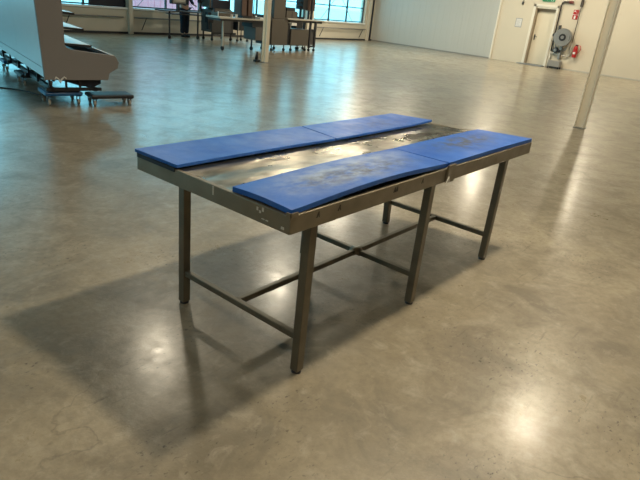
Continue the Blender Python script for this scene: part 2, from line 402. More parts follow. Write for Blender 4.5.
# notice
t = thing('paper_notice', 'white paper notice on the cream wall left of the door', 'notice', (XR-.005, 8.37, 1.38))
MB().box(XR-.008, XR, 8.24, 8.51, 1.35, 1.69).build('sheet', M['paperink'], t)
p = MB(); p.box(XR-.011, XR-.006, 8.265, 8.485, 1.38, 1.665); p.build('print_area', M['paper'], t)
p = MB()
for i in range(7): p.box(XR-.013, XR-.010, 8.30+(i%3)*.02, 8.46, 1.41+i*.034, 1.417+i*.034)
p.build('print', M['paperink'], t)
t = thing('door_switch', 'small black switch on a thin cable high left of the door', 'switch', (XR-.02, 8.36, 2.2))
MB().box(XR-.05, XR, 8.33, 8.40, 2.20, 2.31).build('switch_body', M['black'], t, bevel=.006)
MB().tube((XR-.012, 8.36, 2.31), (XR-.012, 8.36, 3.0), .009).build('cable', M['pipedark'], t)
# water pipes
t = thing('water_pipe', 'dark pipe rising right of the door and bending over to a red valve', 'pipe', (XR-.06, 6.86, 0))
P = MB(); P.path([(XR-.07, 6.80, .62), (XR-.07, 6.82, 2.28), (XR-.07, 6.80, 2.38), (XR-.07, 6.74, 2.42), (XR-.07, 6.55, 2.43)], .028); P.build('upper_pipe', M['pipedark'], t, smooth=True)
P = MB(); P.path([(XR-.07, 6.80, 0), (XR-.07, 6.80, .62)], .03); P.path([(XR-.07, 6.80, .56), (XR-.07, 6.14, .50), (XR-.07, 6.08, .53), (XR-.07, 6.075, .62), (XR-.07, 6.075, 1.0)], .022); P.build('lower_pipe', M['pipelight'], t, smooth=True)
P = MB(); P.path([(XR-.07, 6.075, 1.0), (XR-.07, 6.075, 4.0)], .014); P.box(XR-.10, XR, 6.04, 6.12, 2.30, 2.55); P.build('thin_pipe', M['pipedark'], t)
P = MB(); P.tube((XR-.07, 6.86, 1.22), (XR-.07, 6.74, 1.22), .035); P.tube((XR-.07, 6.80, 1.22), (XR-.16, 6.80, 1.22), .02); P.tube((XR-.165, 6.80, 1.22), (XR-.155, 6.80, 1.22), .06); P.build('valve', M['darkmetal'], t)
P = MB(); P.tube((XR-.07, 6.55, 2.43), (XR-.07, 6.40, 2.43), .045); P.tube((XR-.07, 6.47, 2.43), (XR-.15, 6.47, 2.40), .03); P.build('red_valve', M['redhose'], t); t.children[-1]['label'] = 'dark red valve'
# hose reel
CY, CZ = 6.43, 1.17
t = thing('hose_reel', 'round silver fire hose reel on the cream wall', 'hose reel', (XR-.2, CY, .8))
ax = Vector((-1, -.12, 0)).normalized(); c0 = Vector((XR-.14, CY, CZ))
R = MB(); R.tube(c0, c0+ax*.02, .33, n=40); R.tube(c0+ax*.16, c0+ax*.18, .33, n=40); R.build('reel_disc', M['silver'], t, bevel=.004)
R = MB()
for k in range(4):
    rr = .27; pts = [c0 + ax*(.035+.033*k) + Vector((0, math.cos(a_)*rr, math.sin(a_)*rr)) for a_ in [2*PI*i/36 for i in range(36)]]; R.path(pts, .017, closed=True)
R.build('hose', M['rubber'], t, smooth=True)
R = MB(); R.tube(c0+ax*.18, c0+ax*.20, .13, n=28); R.build('hub', M['black'], t, bevel=.004)
R = MB(); R.tube(c0+ax*.20, c0+ax*.215, .06, n=20); R.build('hub_cap', M['silver'], t)
R = MB(); pts = [c0 + ax*.183 + Vector((0, math.cos(a_)*.315, math.sin(a_)*.315)) for a_ in [2*PI*i/40 for i in range(40)]]; R.path(pts, .012, n=6, closed=True); R.build('rim', M['grey'], t)
R = MB(); pts = [Vector((XR-.10, CY+.27, CZ-.1))]+[Vector((XR-.10, CY + .25*math.cos(a_), CZ-.24 + .28*math.sin(a_))) for a_ in [PI + PI*i/16 for i in range(17)]]+[Vector((XR-.10, CY-.27, CZ-.1))]
R.path(pts, .018); R.build('hose_loop', M['silver'], t, smooth=True)
R = MB(); R.box(XR-.14, XR, CY+.22, CY+.27, CZ+.2, CZ+.42); R.build('guide_arm', M['darkmetal'], t)
R = MB(); R.box(XR-.15, XR, CY-.04, CY+.04, .36, CZ-.3); R.build('bracket', M['silver'], t)
t = thing('hose_nozzle', 'dark round hose valve low on the wall under the hose reel', 'valve', (XR-.1, 6.62, .62))
R = MB(); R.tube((XR-.16, 6.62, .68), (XR-.03, 6.62, .68), .10, n=20); R.tube((XR-.12, 6.52, .67), (XR-.12, 6.40, .65), .055, n=16); R.build('valve_body', M['darkmetal'], t, bevel=.01)
R = MB(); R.tube((XR-.18, 6.62, .68), (XR-.16, 6.62, .68), .055, n=20); R.build('valve_cap', M['silver'], t)
t = thing('floor_box', 'grey metal box on legs on the floor under the hose reel', 'box', (XR-.2, 6.5, 0))
MB().box(XR-.32, XR-.03, 6.27, 6.72, .07, .29).build('box_body', M['grey'], t, bevel=.012)
for (xx, yy) in ((XR-.29, 6.30), (XR-.29, 6.69), (XR-.06, 6.30), (XR-.06, 6.69)): MB().box(xx-.02, xx+.02, yy-.02, yy+.02, 0, .07).build('leg', M['darkmetal'], t)
# extinguisher
t = thing('fire_extinguisher', 'red fire extinguisher hanging on the wall right of the hose reel', 'fire extinguisher', (XR-.12, 5.86, .5))
R = MB(); cx_, cy_ = XR-.11, 5.87
for z0, z1, r0, r1 in ((.50, .52, .075, .085), (.52, .84, .085, .085), (.84, .90, .085, .045), (.90, .93, .045, .03)): R.tube((cx_, cy_, z0), (cx_, cy_, z1), r0, r1, n=24)
R.build('cylinder', M['red'], t, smooth=False)
MB().box(cx_-.03, cx_+.03, cy_-.07, cy_+.04, .93, .97).build('handle', M['black'], t, bevel=.005)
R = MB(); R.path([(cx_-.02, cy_-.04, .95), (cx_-.04, cy_-.16, .93), (cx_-.04, cy_-.20, .82), (cx_-.03, cy_-.15, .72), (cx_-.02, cy_-.11, .66)], .013, n=8); R.build('hose', M['red'], t, smooth=True)
R = MB(); R.box(cx_-.088, cx_-.08, cy_-.04, cy_+.04, .62, .70); R.build('label_patch', M['signwhite'], t)
R = MB(); R.box(XR-.03, XR, cy_-.03, cy_+.03, .6, .95); R.build('wall_bracket', M['darkmetal'], t)
# fire signs, two red squares one above another
t = thing('fire_sign', 'red and white fire equipment sign on the wall above the hose reel', 'sign', (XR-.01, 6.22, 1.84))
MB().box(XR-.012, XR, 6.13, 6.33, 1.845, 2.185).build('sign_plate', M['red'], t)
s = MB(); X = XR-.015
s.tube((X, 6.20, 2.03), (X+.004, 6.20, 2.03), .0); s = MB()
s.box(X, X+.004, 6.13, 6.33, 2.006, 2.018); s.box(X, X+.004, 6.215, 6.275, 1.865, 1.965); s.box(X, X+.004, 6.23, 6.26, 1.965, 1.985); s.build('extinguisher_symbol', M['signwhite'], t); s = MB()
s.beam((X+.002, 6.18, 2.05), (X+.002, 6.25, 2.14), .004, .02, up=(1, 0, 0)); s.box(X, X+.004, 6.255, 6.30, 2.11, 2.16)
s.build('hose_symbol', M['signwhite'], t)

# ------------------------------------------------------------ steel columns
def column(x, y, label, s=.075):
    t = thing('steel_column', label, 'column', (x, y, 0))
    tk = .012
    c = MB(); c.box(x-s, x+s, y-s, y-s+tk, .015, ZC); c.box(x-s, x+s, y+s-tk, y+s, .015, ZC); c.box(x-tk/2, x+tk/2, y-s+tk, y+s-tk, .015, ZC)
    c.build('post', M['post'], t); MB().box(x-s-.015, x+s+.015, y-s-.015, y+s+.015, 0, .015).build('base_plate', M['grey'], t)
    return t
column(8.95, 1.44, 'cream painted steel column standing alone right of the table')
column(9.0, 9.22, 'cream painted steel column standing before the machines and benches', .062)
t = thing('floor_bracket', 'small black bracket on the floor against the column before the machines', 'bracket', (8.87, 9.38, 0))
MB().box(8.80, 8.95, 9.32, 9.43, 0, .05).build('foot_plate', M['rubber'], t, bevel=.01)
MB().tube((8.86, 9.38, .05), (8.89, 9.38, .24), .04, .025).build('stem', M['rubber'], t, smooth=True)

# ------------------------------------------------------------ the work table
H = .85; RH = .083
P1, P2, P3, P4 = Vector((0, .992, 0)), Vector((0, 0, 0)), Vector((2.407, 0, 0)), Vector((2.215, .992, 0))
tb = thing('work_table', 'steel work table with blue boards on top in the middle of the hall', 'table', (1.15, .5, 0))
def quad_in(i):  # inset outline
    return [Vector((i, i, 0)), Vector((2.407-i*1.1, i, 0)), Vector((2.215-i*1.1, .992-i, 0)), Vector((i, .992-i, 0))]
o_ = quad_in(0); n_ = quad_in(.022)
for k in range(4):
    a, b_ = o_[k], o_[(k+1) % 4]; c_, d_ = n_[(k+1) % 4], n_[k]
    mb = MB(); up = Vector((0, 0, H-.008)); dn = Vector((0, 0, H-RH))
    mb.hexa([a+dn, b_+dn, c_+dn, d_+dn], [a+up, b_+up, c_+up, d_+up]); mb.build('rail', M['steel'], tb, bevel=.003)
# sheet top, slightly buckled
bm = MB(); nx, ny = 24, 8; g = []
for i in range(nx+1):
    row = []
    for j in range(ny+1):
        u_, v_ = i/nx, j/ny; a = n_[0].lerp(n_[1], u_); b_ = n_[3].lerp(n_[2], u_); p_ = a.lerp(b_, v_)
        row.append(p_)
    g.append(row)
top = [[bm.bm.verts.new((p.x, p.y, H-.009)) for p in r] for r in g]; bot = [[bm.bm.verts.new((p.x, p.y, H-.012)) for p in r] for r in g]
for i in range(nx):
    for j in range(ny):
        bm.bm.faces.new((top[i][j], top[i+1][j], top[i+1][j+1], top[i][j+1])); bm.bm.faces.new((bot[i][j], bot[i][j+1], bot[i+1][j+1], bot[i+1][j]))
for i in range(nx):
    bm.bm.faces.new((top[i][0], bot[i][0], bot[i+1][0], top[i+1][0])); bm.bm.faces.new((top[i][ny], top[i+1][ny], bot[i+1][ny], bot[i][ny]))
for j in range(ny):
    bm.bm.faces.new((top[0][j], top[0][j+1], bot[0][j+1], bot[0][j])); bm.bm.faces.new((top[nx][j], bot[nx][j], bot[nx][j+1], top[nx][j+1]))
bm.build('sheet_top', M['top'], tb)
LX = (.217, 1.204, 2.19); LY = (.079, .913); ls = .0222
for x in LX:
    for y in LY:
        if x > 2 and y > .5: x_top, y_top = 2.13, .91
        else: x_top, y_top = x, y
        m_ = MB(); lo = [(x-ls, y-ls), (x+ls, y-ls), (x+ls, y+ls), (x-ls, y+ls)]; dx, dy = x_top-x, y_top-y
        m_.hexa([(a, b_, .012) for a, b_ in lo], [(a+dx, b_+dy, H-.014) for a, b_ in lo])
        L_ = m_.build('leg', M['leg'], tb, bevel=.003)
        ft = MB(); ft.tube((x, y, 0), (x, y, .018), .024, .020, n=20); ft.build('foot', M['darkmetal'], L_)
HB = .185
def bar(a, b_, r=.015):
    MB().beam(a, b_, .031, .031).build('stretcher', M['leg'], tb, bevel=.004)
bar((LX[0], LY[0]+ls, HB), (LX[0], LY[1]-ls, HB)); bar((LX[2], LY[0]+ls, HB), (LX[2], LY[1]-ls, HB)); bar((LX[1], LY[0]+ls, HB), (LX[1], LY[1]-ls, HB))
bar((LX[0], .50, HB), (LX[2], .50, HB), .0155)
k = MB(); k.tube((LX[1]-.035, .50, HB), (LX[1]+.035, .50, HB), .024, n=16); k.tube((LX[1], .465, HB), (LX[1], .535, HB), .024, n=16); k.build('joint_collar', M['steel'], tb, smooth=True)
# strap bracket over the middle of the near rail
k = MB(); k.box(1.205, 1.285, -.010, 0, H-RH-.003, H+.008); k.build('rail_clip', M['steel'], tb)
k = MB(); k.prism([(1.195, H-RH), (1.24, H-RH), (1.222, H-RH+.032)], lambda u, w_, t_: (u, t_, w_), -.014, -.0101); k.build('gusset', M['mark'], tb)
# dark navy strip at the end under the far-left board and corner clip
k = MB(); k.box(-.004, 0, .70, .985, H-.020, H-.001); k.build('end_strip', M['navy'], tb)
k = MB(); k.box(.0, .035, -.006, .0, H-.012, H+.006); k.box(-.005, .0, 0, .02, H-.012, H+.006); k.build('corner_clip', M['steel'], tb)
# pale scratches on the end rail, darker ones on the near rail
for (y0, y1, z0, z1) in ((.437, .444, .05, .012), (.171, .180, .035, .021), (.156, .165, .042, .032), (.141, .150, .032, .016), (.135, .15, .064, .060), (.115, .128, .064, .060), (.03, .045, .070, .06)):
    MB().box(-.002, 0, y0, y1, H-z0, H-z1).build('scratch_mark', M['mark'], tb)
for x in (.15, .285, .70, .718, .95):
    MB().prism([(x, H-.045), (x+.004, H-.045), (x+.0125, H-.029), (x+.014, H-.045), (x+.018, H-.045), (x+.015, H-.020), (x+.011, H-.020)], lambda u, w_, t_: (u, t_, w_), -.002, 0).build('ink_mark', M['markdark'], tb)

# blue boards, each slightly warped
def board(label, c00, c10, c11, c01, lift, m, th=.014, z0=H-.008):
    """corners near-left, near-right, far-right, far-left; lift(u, v) in metres"""
    cs = [Vector((*c, 0)) for c in (c00, c10, c11, c01)]; nx, ny = 28, 10
    ctr = sum(cs, Vector()) / 4
    mb = MB(); T, B = [], []
    for i in range(nx+1):
        t_, b_ = [], []
        for j in range(ny+1):
            u_, v_ = i/nx, j/ny; p = cs[0].lerp(cs[1], u_).lerp(cs[3].lerp(cs[2], u_), v_); z = z0 + lift(u_, v_)
            t_.append(mb.bm.verts.new((p.x, p.y, z+th))); b_.append(mb.bm.verts.new((p.x, p.y, z)))
        T.append(t_); B.append(b_)
    for i in range(nx):
        for j in range(ny):
            mb.bm.faces.new((T[i][j], T[i+1][j], T[i+1][j+1], T[i][j+1])); mb.bm.faces.new((B[i][j], B[i][j+1], B[i+1][j+1], B[i+1][j]))
    for i in range(nx):
        mb.bm.faces.new((T[i][0], B[i][0], B[i+1][0], T[i+1][0])); mb.bm.faces.new((T[i][ny], T[i+1][ny], B[i+1][ny], B[i][ny]))
    for j in range(ny):
        mb.bm.faces.new((T[0][j], T[0][j+1], B[0][j+1], B[0][j])); mb.bm.faces.new((T[nx][j], B[nx][j], B[nx][j+1], T[nx][j+1]))
    o = mb.build('board', m, loc=(ctr.x, ctr.y, z0))
    b2 = o.modifiers.new('bevel', 'BEVEL'); b2.width = .0012; b2.segments = 2; b2.limit_method = 'ANGLE'; b2.angle_limit = 1.0
    return tag(o, label, 'board', 'blue boards on the steel table')
S = math.sin
bm1 = blue_board_material('blue_board_worn', [(-.05, .0, .62, .19, 'chalk', .85), (.1, -.02, .50, .13, 'dark', .9), (-.28, -.02, .25, .1, 'dark', .6), (.35, .1, .3, .1, 'chalk', .5)], 1.0)
bm2 = blue_board_material('blue_board_stained', [(.0, .03, .50, .17, 'dark', .9), (.02, .04, .28, .10, 'dark', .9)], 4.0)
bm3 = blue_board_material('blue_board_plain', [(.2, 0, .5, .15, 'chalk', .22)], 8.0)
bm4 = blue_board_material('blue_board_dull', [(.1, -.02, .45, .10, 'dark', .5)], 12.0)
board('blue board nearest the camera, arched with chalky wear and dark scuffs', (.010, .008), (1.222, .008), (1.214, .352), (.010, .335), lambda u, v: .001 + .021*S(PI*u)**1.2*(1-.55*v) + .006*(1-u)*S(PI*v) + .003*u, bm1, th=.022)
board('flat blue board on the right near end, with a dark rubbed patch', (1.240, .008), (2.405, .004), (2.300, .356), (1.222, .354), lambda u, v: .001 + .003*S(PI*u), bm2, th=.024)
board('plain clean blue board at the far left corner of the table', (.002, .690), (1.095, .672), (1.147, .990), (-.004, 1.002), lambda u, v: .0005 + .003*S(PI*u), bm3, th=.015, z0=H-.001)
board('blue board at the far right of the table with a lifted tip', (1.106, .672), (2.222, .680), (2.160, .994), (1.158, .990), lambda u, v: .001 + .010*max(0, u-.75)*4*(1-v)*.8, bm4, th=.014, z0=H-.001)

# ------------------------------------------------------------ display case on dollies
ang = -math.radians(13); O = Vector((1.921, 5.930, 0)); U = Vector((math.cos(ang), math.sin(ang), 0)); V = Vector((-math.sin(ang), math.cos(ang), 0))
def cw(u, v, z): return O + U*u + V*v + Vector((0, 0, z))
CM = Matrix(((U.x, V.x, 0, O.x), (U.y, V.y, 0, O.y), (0, 0, 1, 0), (0, 0, 0, 1)))
LEN = 3.75
case = thing('display_case', 'tall grey and white open shelf refrigerator case raised on dollies', 'display case', tuple(cw(.4, LEN/2, 0)), ang)
prof = [(-.012, .33), (.768, .333), (.79, .42), (.90, .485), (.918, .56), (.868, .642), (.62, .672), (.33, .705), (.275, .722), (.255, .76), (.252, 2.05), (-.085, 2.05), (-.05, 1.25)]
for v0, nm in ((0, 'end_panel'), (LEN-.04, 'end_panel')):
    mb = MB(); mb.prism(prof, lambda u, z, t_: cw(u, t_, z), v0, v0+.04); mb.build(nm, M['case_grey'], case, bevel=.004)
mb = MB(); mb.prism([(-.012, .36), (.0, .36), (.0, .47), (-.016, .47)], lambda u, z, t_: cw(u, t_, z), .04, LEN-.04); mb.build('back_skirt', M['case_white'], case)
mb = MB()
for v0, v1 in ((.04, 1.50), (1.51, 2.70), (2.71, LEN-.04)):
    mb.prism([(-.017, .478), (.02, .478), (-.02, 2.05), (-.085, 2.05), (-.05, 1.25)], lambda u, z, t_: cw(u, t_, z), v0, v1)
mb.build('back_panel', M['case_white'], case, bevel=.002)
mb = MB(); mb.prism([(.002, .36), (.7, .345), (.75, .36), (.77, .43), (.85, .49), (.87, .56), (.84, .62), (.80, .62), (.80, .52), (.72, .45), (.1, .45), (.03, .50)], lambda u, z, t_: cw(u, t_, z), .04, LEN-.04); mb.build('lower_tub', M['black'], case)
mb = MB(); mb.prism([(.84, .55), (.90, .55), (.862, .648), (.83, .648)], lambda u, z, t_: cw(u, t_, z), .04, LEN-.04); mb.build('bumper', M['shelf'], case, bevel=.003)
mb = MB(); mb.prism([(.02, .55), (.06, .55), (.04, 2.0), (-.01, 2.0)], lambda u, z, t_: cw(u, t_, z), .05, LEN-.05); mb.build('inner_back', M['shelf'], case)
mb = MB(); mb.prism([(-.08, 2.05), (.50, 2.05), (.52, 2.12), (-.08, 2.12)], lambda u, z, t_: cw(u, t_, z), 0, LEN); mb.build('canopy', M['case_grey'], case)
for z, ue in ((1.165, .40), (.985, .50), (.79, .585), (1.36, .38), (1.56, .36)):
    s_ = mb = MB(); mb.prism([(.05, z-.012), (ue-.004, z-.040), (ue-.004, z-.028), (.05, z)], lambda u, w_, t_: cw(u, t_, w_), .05, LEN-.05); sh = mb.build('shelf', M['shelf'], case)
    mb = MB(); mb.prism([(.05, z-.030), (ue, z-.055), (ue, z-.030), (.05, z-.008)], lambda u, w_, t_: cw(u, t_, w_), .042, .050); mb.prism([(ue-.003, z-.055), (ue+.004, z-.055), (ue+.004, z-.026), (ue-.003, z-.026)], lambda u, w_, t_: cw(u, t_, w_), .042, LEN-.05)
    mb.build('shelf_edge', M['black'], sh)
mb = MB(); mb.prism([(.10, .345), (.70, .345), (.70, .27), (.62, .235), (.45, .235)], lambda u, z, t_: cw(u, t_, z), .10, LEN-.1); mb.build('underside_duct', M['navy'], case)
mb = MB()
for u in (.08, .60): mb.box(u-.02, u+.02, .02, LEN-.02, .185, .235, CM)
for v in (.04, 1.25, 2.5, LEN-.06): mb.box(.0, .68, v-.02, v+.02, .19, .23, CM)
for v in (.06, .7, 1.25, 1.9, 2.5, 3.1, LEN-.06):
    for u in (.05, .25, .42): mb.box(u-.012, u+.012, v-.012, v+.012, .20, .36, CM)
mb.build('base_frame', M['black'], case)
mb = MB(); mb.path([cw(.10, -.012, .33), cw(.12, -.014, .37), cw(.15, -.014, .34), cw(.17, -.012, .30), cw(.18, -.01, .34), cw(.22, -.012, .37), cw(.24, -.012, .35)], .010); mb.build('cable_loop', M['white'], case, smooth=True)
def dolly(name_m, label, u, v, w_, d_, zt, deck_m, group='dollies under the display case'):
    c = cw(u, v, 0); t = thing('dolly', label, 'dolly', tuple(c), ang, group)
    m2 = Matrix(((U.x, V.x, 0, c.x), (U.y, V.y, 0, c.y), (0, 0, 1, 0), (0, 0, 0, 1)))
    mb = MB(); mb.box(-w_/2, w_/2, -d_/2, d_/2, zt-.045, zt, m2); mb.build('deck', deck_m, t, bevel=.012)
    mb = MB(); mb.box(-w_/2+.04, w_/2-.04, -d_/2+.04, d_/2-.04, zt-.001, zt+.003, m2); mb.build('deck_mat', M['darkmetal'], t)
    for a in (-1, 1):
        for b_ in (-1, 1):
            p = m2 @ Vector((a*(w_/2-.05), b_*(d_/2-.05), 0)); mb = MB()
            mb.tube(p + Vector((0, 0, .036)) - U*.013, p + Vector((0, 0, .036)) + U*.013, .036, n=20); wh = mb.build('castor', M['caster'], t, bevel=.003)
            mb = MB(); mb.beam(p + Vector((0, 0, .035)) + U*.019, p + Vector((0, 0, zt-.04)) + U*.019, .006, .03, up=V); mb.beam(p + Vector((0, 0, .035)) - U*.019, p + Vector((0, 0, zt-.04)) - U*.019, .006, .03, up=V); mb.box(-.03, .03, -.03, .03, zt-.055, zt-.045, Matrix.Translation(p)); mb.build('fork', M['darkmetal'], wh)
    return t
tag(MB().path([(1.2, 7.9, .008), (1.55, 7.62, .008), (1.92, 7.33, .008), (2.07, 7.13, .008), (2.13, 6.92, .008), (2.15, 6.70, .008), (2.2, 6.55, .008)], .008).build('power_cable', M['rubber'], smooth=True), 'thin black cable on the floor running under the display case', 'cable')
dolly('b', 'blue dolly under the near corner of the display case', .22, .26, .46, .40, .165, M['bluepaint'])
dolly('k', 'black flat dolly in front of the display case corner', .80, .085, .56, .32, .145, M['black'])
dolly('k', 'dark dolly far back under the display case', .22, 1.75, .46, .50, .165, M['black'])
dolly('k', 'dark blue dolly under the far end of the display case', .24, 3.10, .46, .40, .165, M['bluepaint'])

# ------------------------------------------------------------ packing equipment in the background
def legs_castors(t, pts, z1, m, r=.02, wheel=.055, sq=None):
    for x, y in pts:
        L_ = MB().box(x-(sq or r), x+(sq or r), y-(sq or r), y+(sq or r), wheel*2-.01, z1).build('leg', m, t)
        mb = MB(); mb.tube((x-.02, y, wheel), (x+.02, y, wheel), wheel, n=18); mb.build('castor', M['rubber'], L_, smooth=False)
# long thin table by the window
t = thing('conveyor_table', 'long slim table on castors in front of the standing person', 'table', (10.5, 14.35, 0))
MB().box(9.45, 11.0, 14.10, 14.50, .80, .835).build('table_top', M['darkmetal'], t, bevel=.004)
mb = MB(); mb.box(9.8, 11.0, 14.15, 14.45, .72, .745); mb.build('lower_rail', M['darkmetal'], t)
legs_castors(t, ((9.85, 14.32), (10.95, 14.32)), .80, M['darkmetal'], .018)
t = thing('control_panel', 'pale grey control panel on a dark stand left of the person', 'control panel', (10.15, 14.3, .835))
MB().box(9.93, 10.42, 14.25, 14.36, 1.05, 1.55).build('panel_body', M['grey'], t, bevel=.01)
MB().box(9.97, 10.38, 14.24, 14.25, 1.09, 1.50).build('panel_face', M['pipelight'], t)
MB().box(10.13, 10.21, 14.28, 14.36, .835, 1.06).build('stand', M['black'], t)
mb = MB(); mb.box(9.88, 9.93, 14.25, 14.36, 1.02, 1.6); mb.box(10.42, 10.46, 14.25, 14.36, 1.02, 1.6); mb.box(9.88, 10.46, 14.25, 14.36, 1.02, 1.05); mb.build('bezel', M['black'], t)
t = thing('small_monitor', 'dark monitor on an arm at the right side of the standing person', 'monitor', (11.08, 14.35, .835))
MB().box(10.98, 11.10, 14.30, 14.40, 1.10, 1.5).build('screen', M['black'], t, bevel=.008)
MB().box(11.06, 11.10, 14.32, 14.36, .835, 1.12).build('stand', M['black'], t)
# hopper machine
t = thing('packing_machine', 'grey steel packing machine on castors right of the standing person', 'machine', (11.7, 14.2, 0))
MB().box(11.22, 12.15, 13.95, 14.50, .26, .94).build('cabinet', M['machine_cool'], t, bevel=.015)
mb = MB(); mb.prism([(11.34, .94), (12.1, .94), (12.0, 1.02), (11.42, 1.02)], lambda u, z, y_: (u, y_, z), 14.0, 14.45); mb.build('hopper_base', M['machine'], t)
MB().box(11.16, 11.52, 14.0, 14.4, 1.0, 2.1).build('tower', M['machine'], t, bevel=.01)
mb = MB(); mb.box(11.02, 11.24, 13.9, 14.05, .55, .86); mb.box(11.05, 11.10, 13.9, 14.0, .35, .6); mb.build('feed_unit', M['black'], t)
mb = MB(); mb.box(11.3, 12.3, 13.98, 14.02, .20, .26); mb.build('skid', M['darkmetal'], t)
legs_castors(t, ((11.28, 14.0), (12.08, 14.0), (11.28, 14.44), (12.08, 14.44)), .27, M['darkmetal'], .02, .045)
t = thing('dark_cabinet', 'black cabinet on slim legs behind the front bench', 'cabinet', (12.3, 14.0, 0))
MB().box(11.98+.12, 12.66, 13.8, 14.2-.02, .38, .82).build('cabinet_body', M['black'], t, bevel=.01) if False else MB().box(12.20, 12.74, 13.8, 14.2, .36, .84).build('cabinet_body', M['black'], t, bevel=.01)
mb = MB(); mb.box(12.22, 12.26, 13.79, 13.8, .38, .82); mb.build('edge_strip', M['silver'], t)
legs_castors(t, ((12.24, 13.84), (12.70, 13.84), (12.24, 14.16), (12.70, 14.16)), .37, M['darkmetal'], .012, .04)
# front bench
BY0, BY1 = 11.35, 11.95
t = thing('packing_bench', 'long metal bench with a pale edge behind the column', 'bench', (10.2, 11.65, 0))
MB().box(9.33, 11.26, BY0, BY1, .845, .885).build('bench_top', M['pipelight'], t, bevel=.004)
MB().box(9.40, 11.25, BY0+.03, BY1-.03, .79, .845).build('under_rail', M['black'], t)
legs_castors(t, ((9.66, 11.6),), .80, M['pipelight'], .02, .055)
legs_castors(t, ((10.78, 11.6),), .80, M['darkmetal'], .018, .055)
MB().box(10.72, 11.25, BY0+.04, BY1-.05, .30, .66).build('hanging_tray', M['machine_cool'], t, bevel=.01)
mb = MB(); mb.box(10.60, 11.1, BY0+.06, BY1-.1, .66, .79); mb.build('drive_unit', M['black'], t)
t = thing('crate', 'low brown crate with white rim at the left end of the front bench', 'crate', (9.6, 11.6, .885))
MB().box(9.36, 9.78, 11.45, 11.75, .885, .99).build('crate_body', M['machine'], t, bevel=.006)
mb = MB(); mb.box(9.34, 9.36, 11.44, 11.76, .885, .90); mb.box(9.34, 9.36, 11.44, 11.46, .90, 1.02); mb.box(9.36, 9.78, 11.43, 11.45, .885, .90); mb.build('rim', M['signwhite'], t)
t = thing('dark_screen', 'wide dark screen raised above the left half of the front bench', 'screen', (9.85, 11.8, .885))
MB().box(9.42, 10.05, 11.78, 11.84, 1.08, 1.30).build('screen_body', M['navy'], t, bevel=.008)
MB().box(9.50, 9.54, 11.80, 11.84, .885, 1.10).build('stand', M['black'], t)
for k_, (x, wd, hh, nm_, lb) in enumerate(((9.88, .07, .08, 'cup', 'leftmost white cup standing on the front bench before the window'), (10.05, .08, .085, 'cup', 'second white cup on the front bench next to the brown machine head'))):
    t = thing('cup', lb, 'cup', (x, 11.5, .885), group='white cups on the front bench')
    MB().tube((x, 11.5, .885), (x, 11.5, .885+hh), wd*.42, wd*.5, n=20).build('cup_body', M['signwhite'], t); MB().tube((x, 11.5, .885+hh), (x, 11.5, .89+hh), wd*.54, n=20).build('lid', M['signwhite'], t)
t = thing('machine_head', 'brown machine head with black rods on the front bench left of the column', 'machine', (10.45, 11.65, .885))
mb = MB(); mb.box(10.26, 10.44, 11.5, 11.85, .95, 1.7); mb.box(10.50, 10.68, 11.5, 11.85, .95, 1.7); mb.build('side_housing', M['brownbox'], t, bevel=.01)
mb = MB(); mb.box(10.44, 10.50, 11.55, 11.8, .90, 1.75); mb.tube((10.23, 11.5, .95), (10.23, 11.5, 1.5), .012); mb.tube((10.71, 11.5, .95), (10.71, 11.5, 1.4), .012); mb.box(10.3, 10.66, 11.52, 11.8, .885, .95); mb.build('rods', M['black'], t)
mb = MB(); mb.box(10.69, 10.84, 11.55, 11.75, .885, 1.02); mb.build('side_block', M['machine_cool'], t, bevel=.005)
t = thing('white_tray', 'white tray lying on the front bench right beside the column', 'tray', (10.95, 11.5, .885))
mb = MB(); mb.box(10.88, 11.12, 11.4, 11.62, .885, .90); mb.box(10.88, 10.89, 11.4, 11.62, .90, .935); mb.box(11.11, 11.12, 11.4, 11.62, .90, .935); mb.box(10.88, 11.12, 11.4, 11.41, .90, .935); mb.box(10.88, 11.12, 11.61, 11.62, .90, .935); mb.build('tray_shell', M['signwhite'], t)
# tall machine right of the column
t = thing('filling_machine', 'tall grey brown machine with a tower right of the column', 'machine', (12.0, 11.6, 0))
MB().box(11.40, 12.10, 11.40, 11.95, .18, .92).build('body', M['machine'], t, bevel=.012)
MB().box(11.50, 12.00, 11.45, 11.90, .92, 2.3).build('tower', M['machine'], t, bevel=.012)
MB().box(11.28, 11.40, 11.42, 11.95, .18, 1.0).build('side_frame', M['black'], t)
MB().box(12.26, 13.10, 11.40, 11.90, .17, .66).build('side_cabinet', M['machine'], t, bevel=.01)
mb = MB(); mb.box(12.10, 12.26, 11.45, 11.9, .2, .82); mb.build('dark_gap_frame', M['black'], t)
MB().box(12.02, 13.75, 11.35, 11.95, .925, .965).build('work_surface', M['pipelight'], t, bevel=.004)
mb = MB(); mb.box(12.15, 13.70, 11.4, 11.9, .86, .925); mb.box(12.45, 12.75, 11.38, 11.6, .68, .86); mb.build('under_tray', M['black'], t)
mb = MB(); mb.box(12.22, 12.45, 11.37, 11.6, .76, .84); mb.build('white_box', M['signwhite'], t)
mb = MB(); mb.box(13.12, 13.18, 11.38, 11.44, .11, 1.9); mb.box(13.36, 13.43, 11.38, 11.44, .12, .92); mb.box(13.18, 13.36, 11.39, 11.43, .13, .18); mb.box(13.18, 13.36, 11.39, 11.43, .62, .68); mb.box(13.12, 13.18, 11.86, 11.92, .11, 1.9); mb.box(13.36, 13.43, 11.86, 11.92, .12, .92); mb.build('upright_frame', M['darkmetal'], t)
MB().box(13.2, 13.36, 11.42, 11.88, .2, .62).build('frame_panel', M['machine_cool'], t)
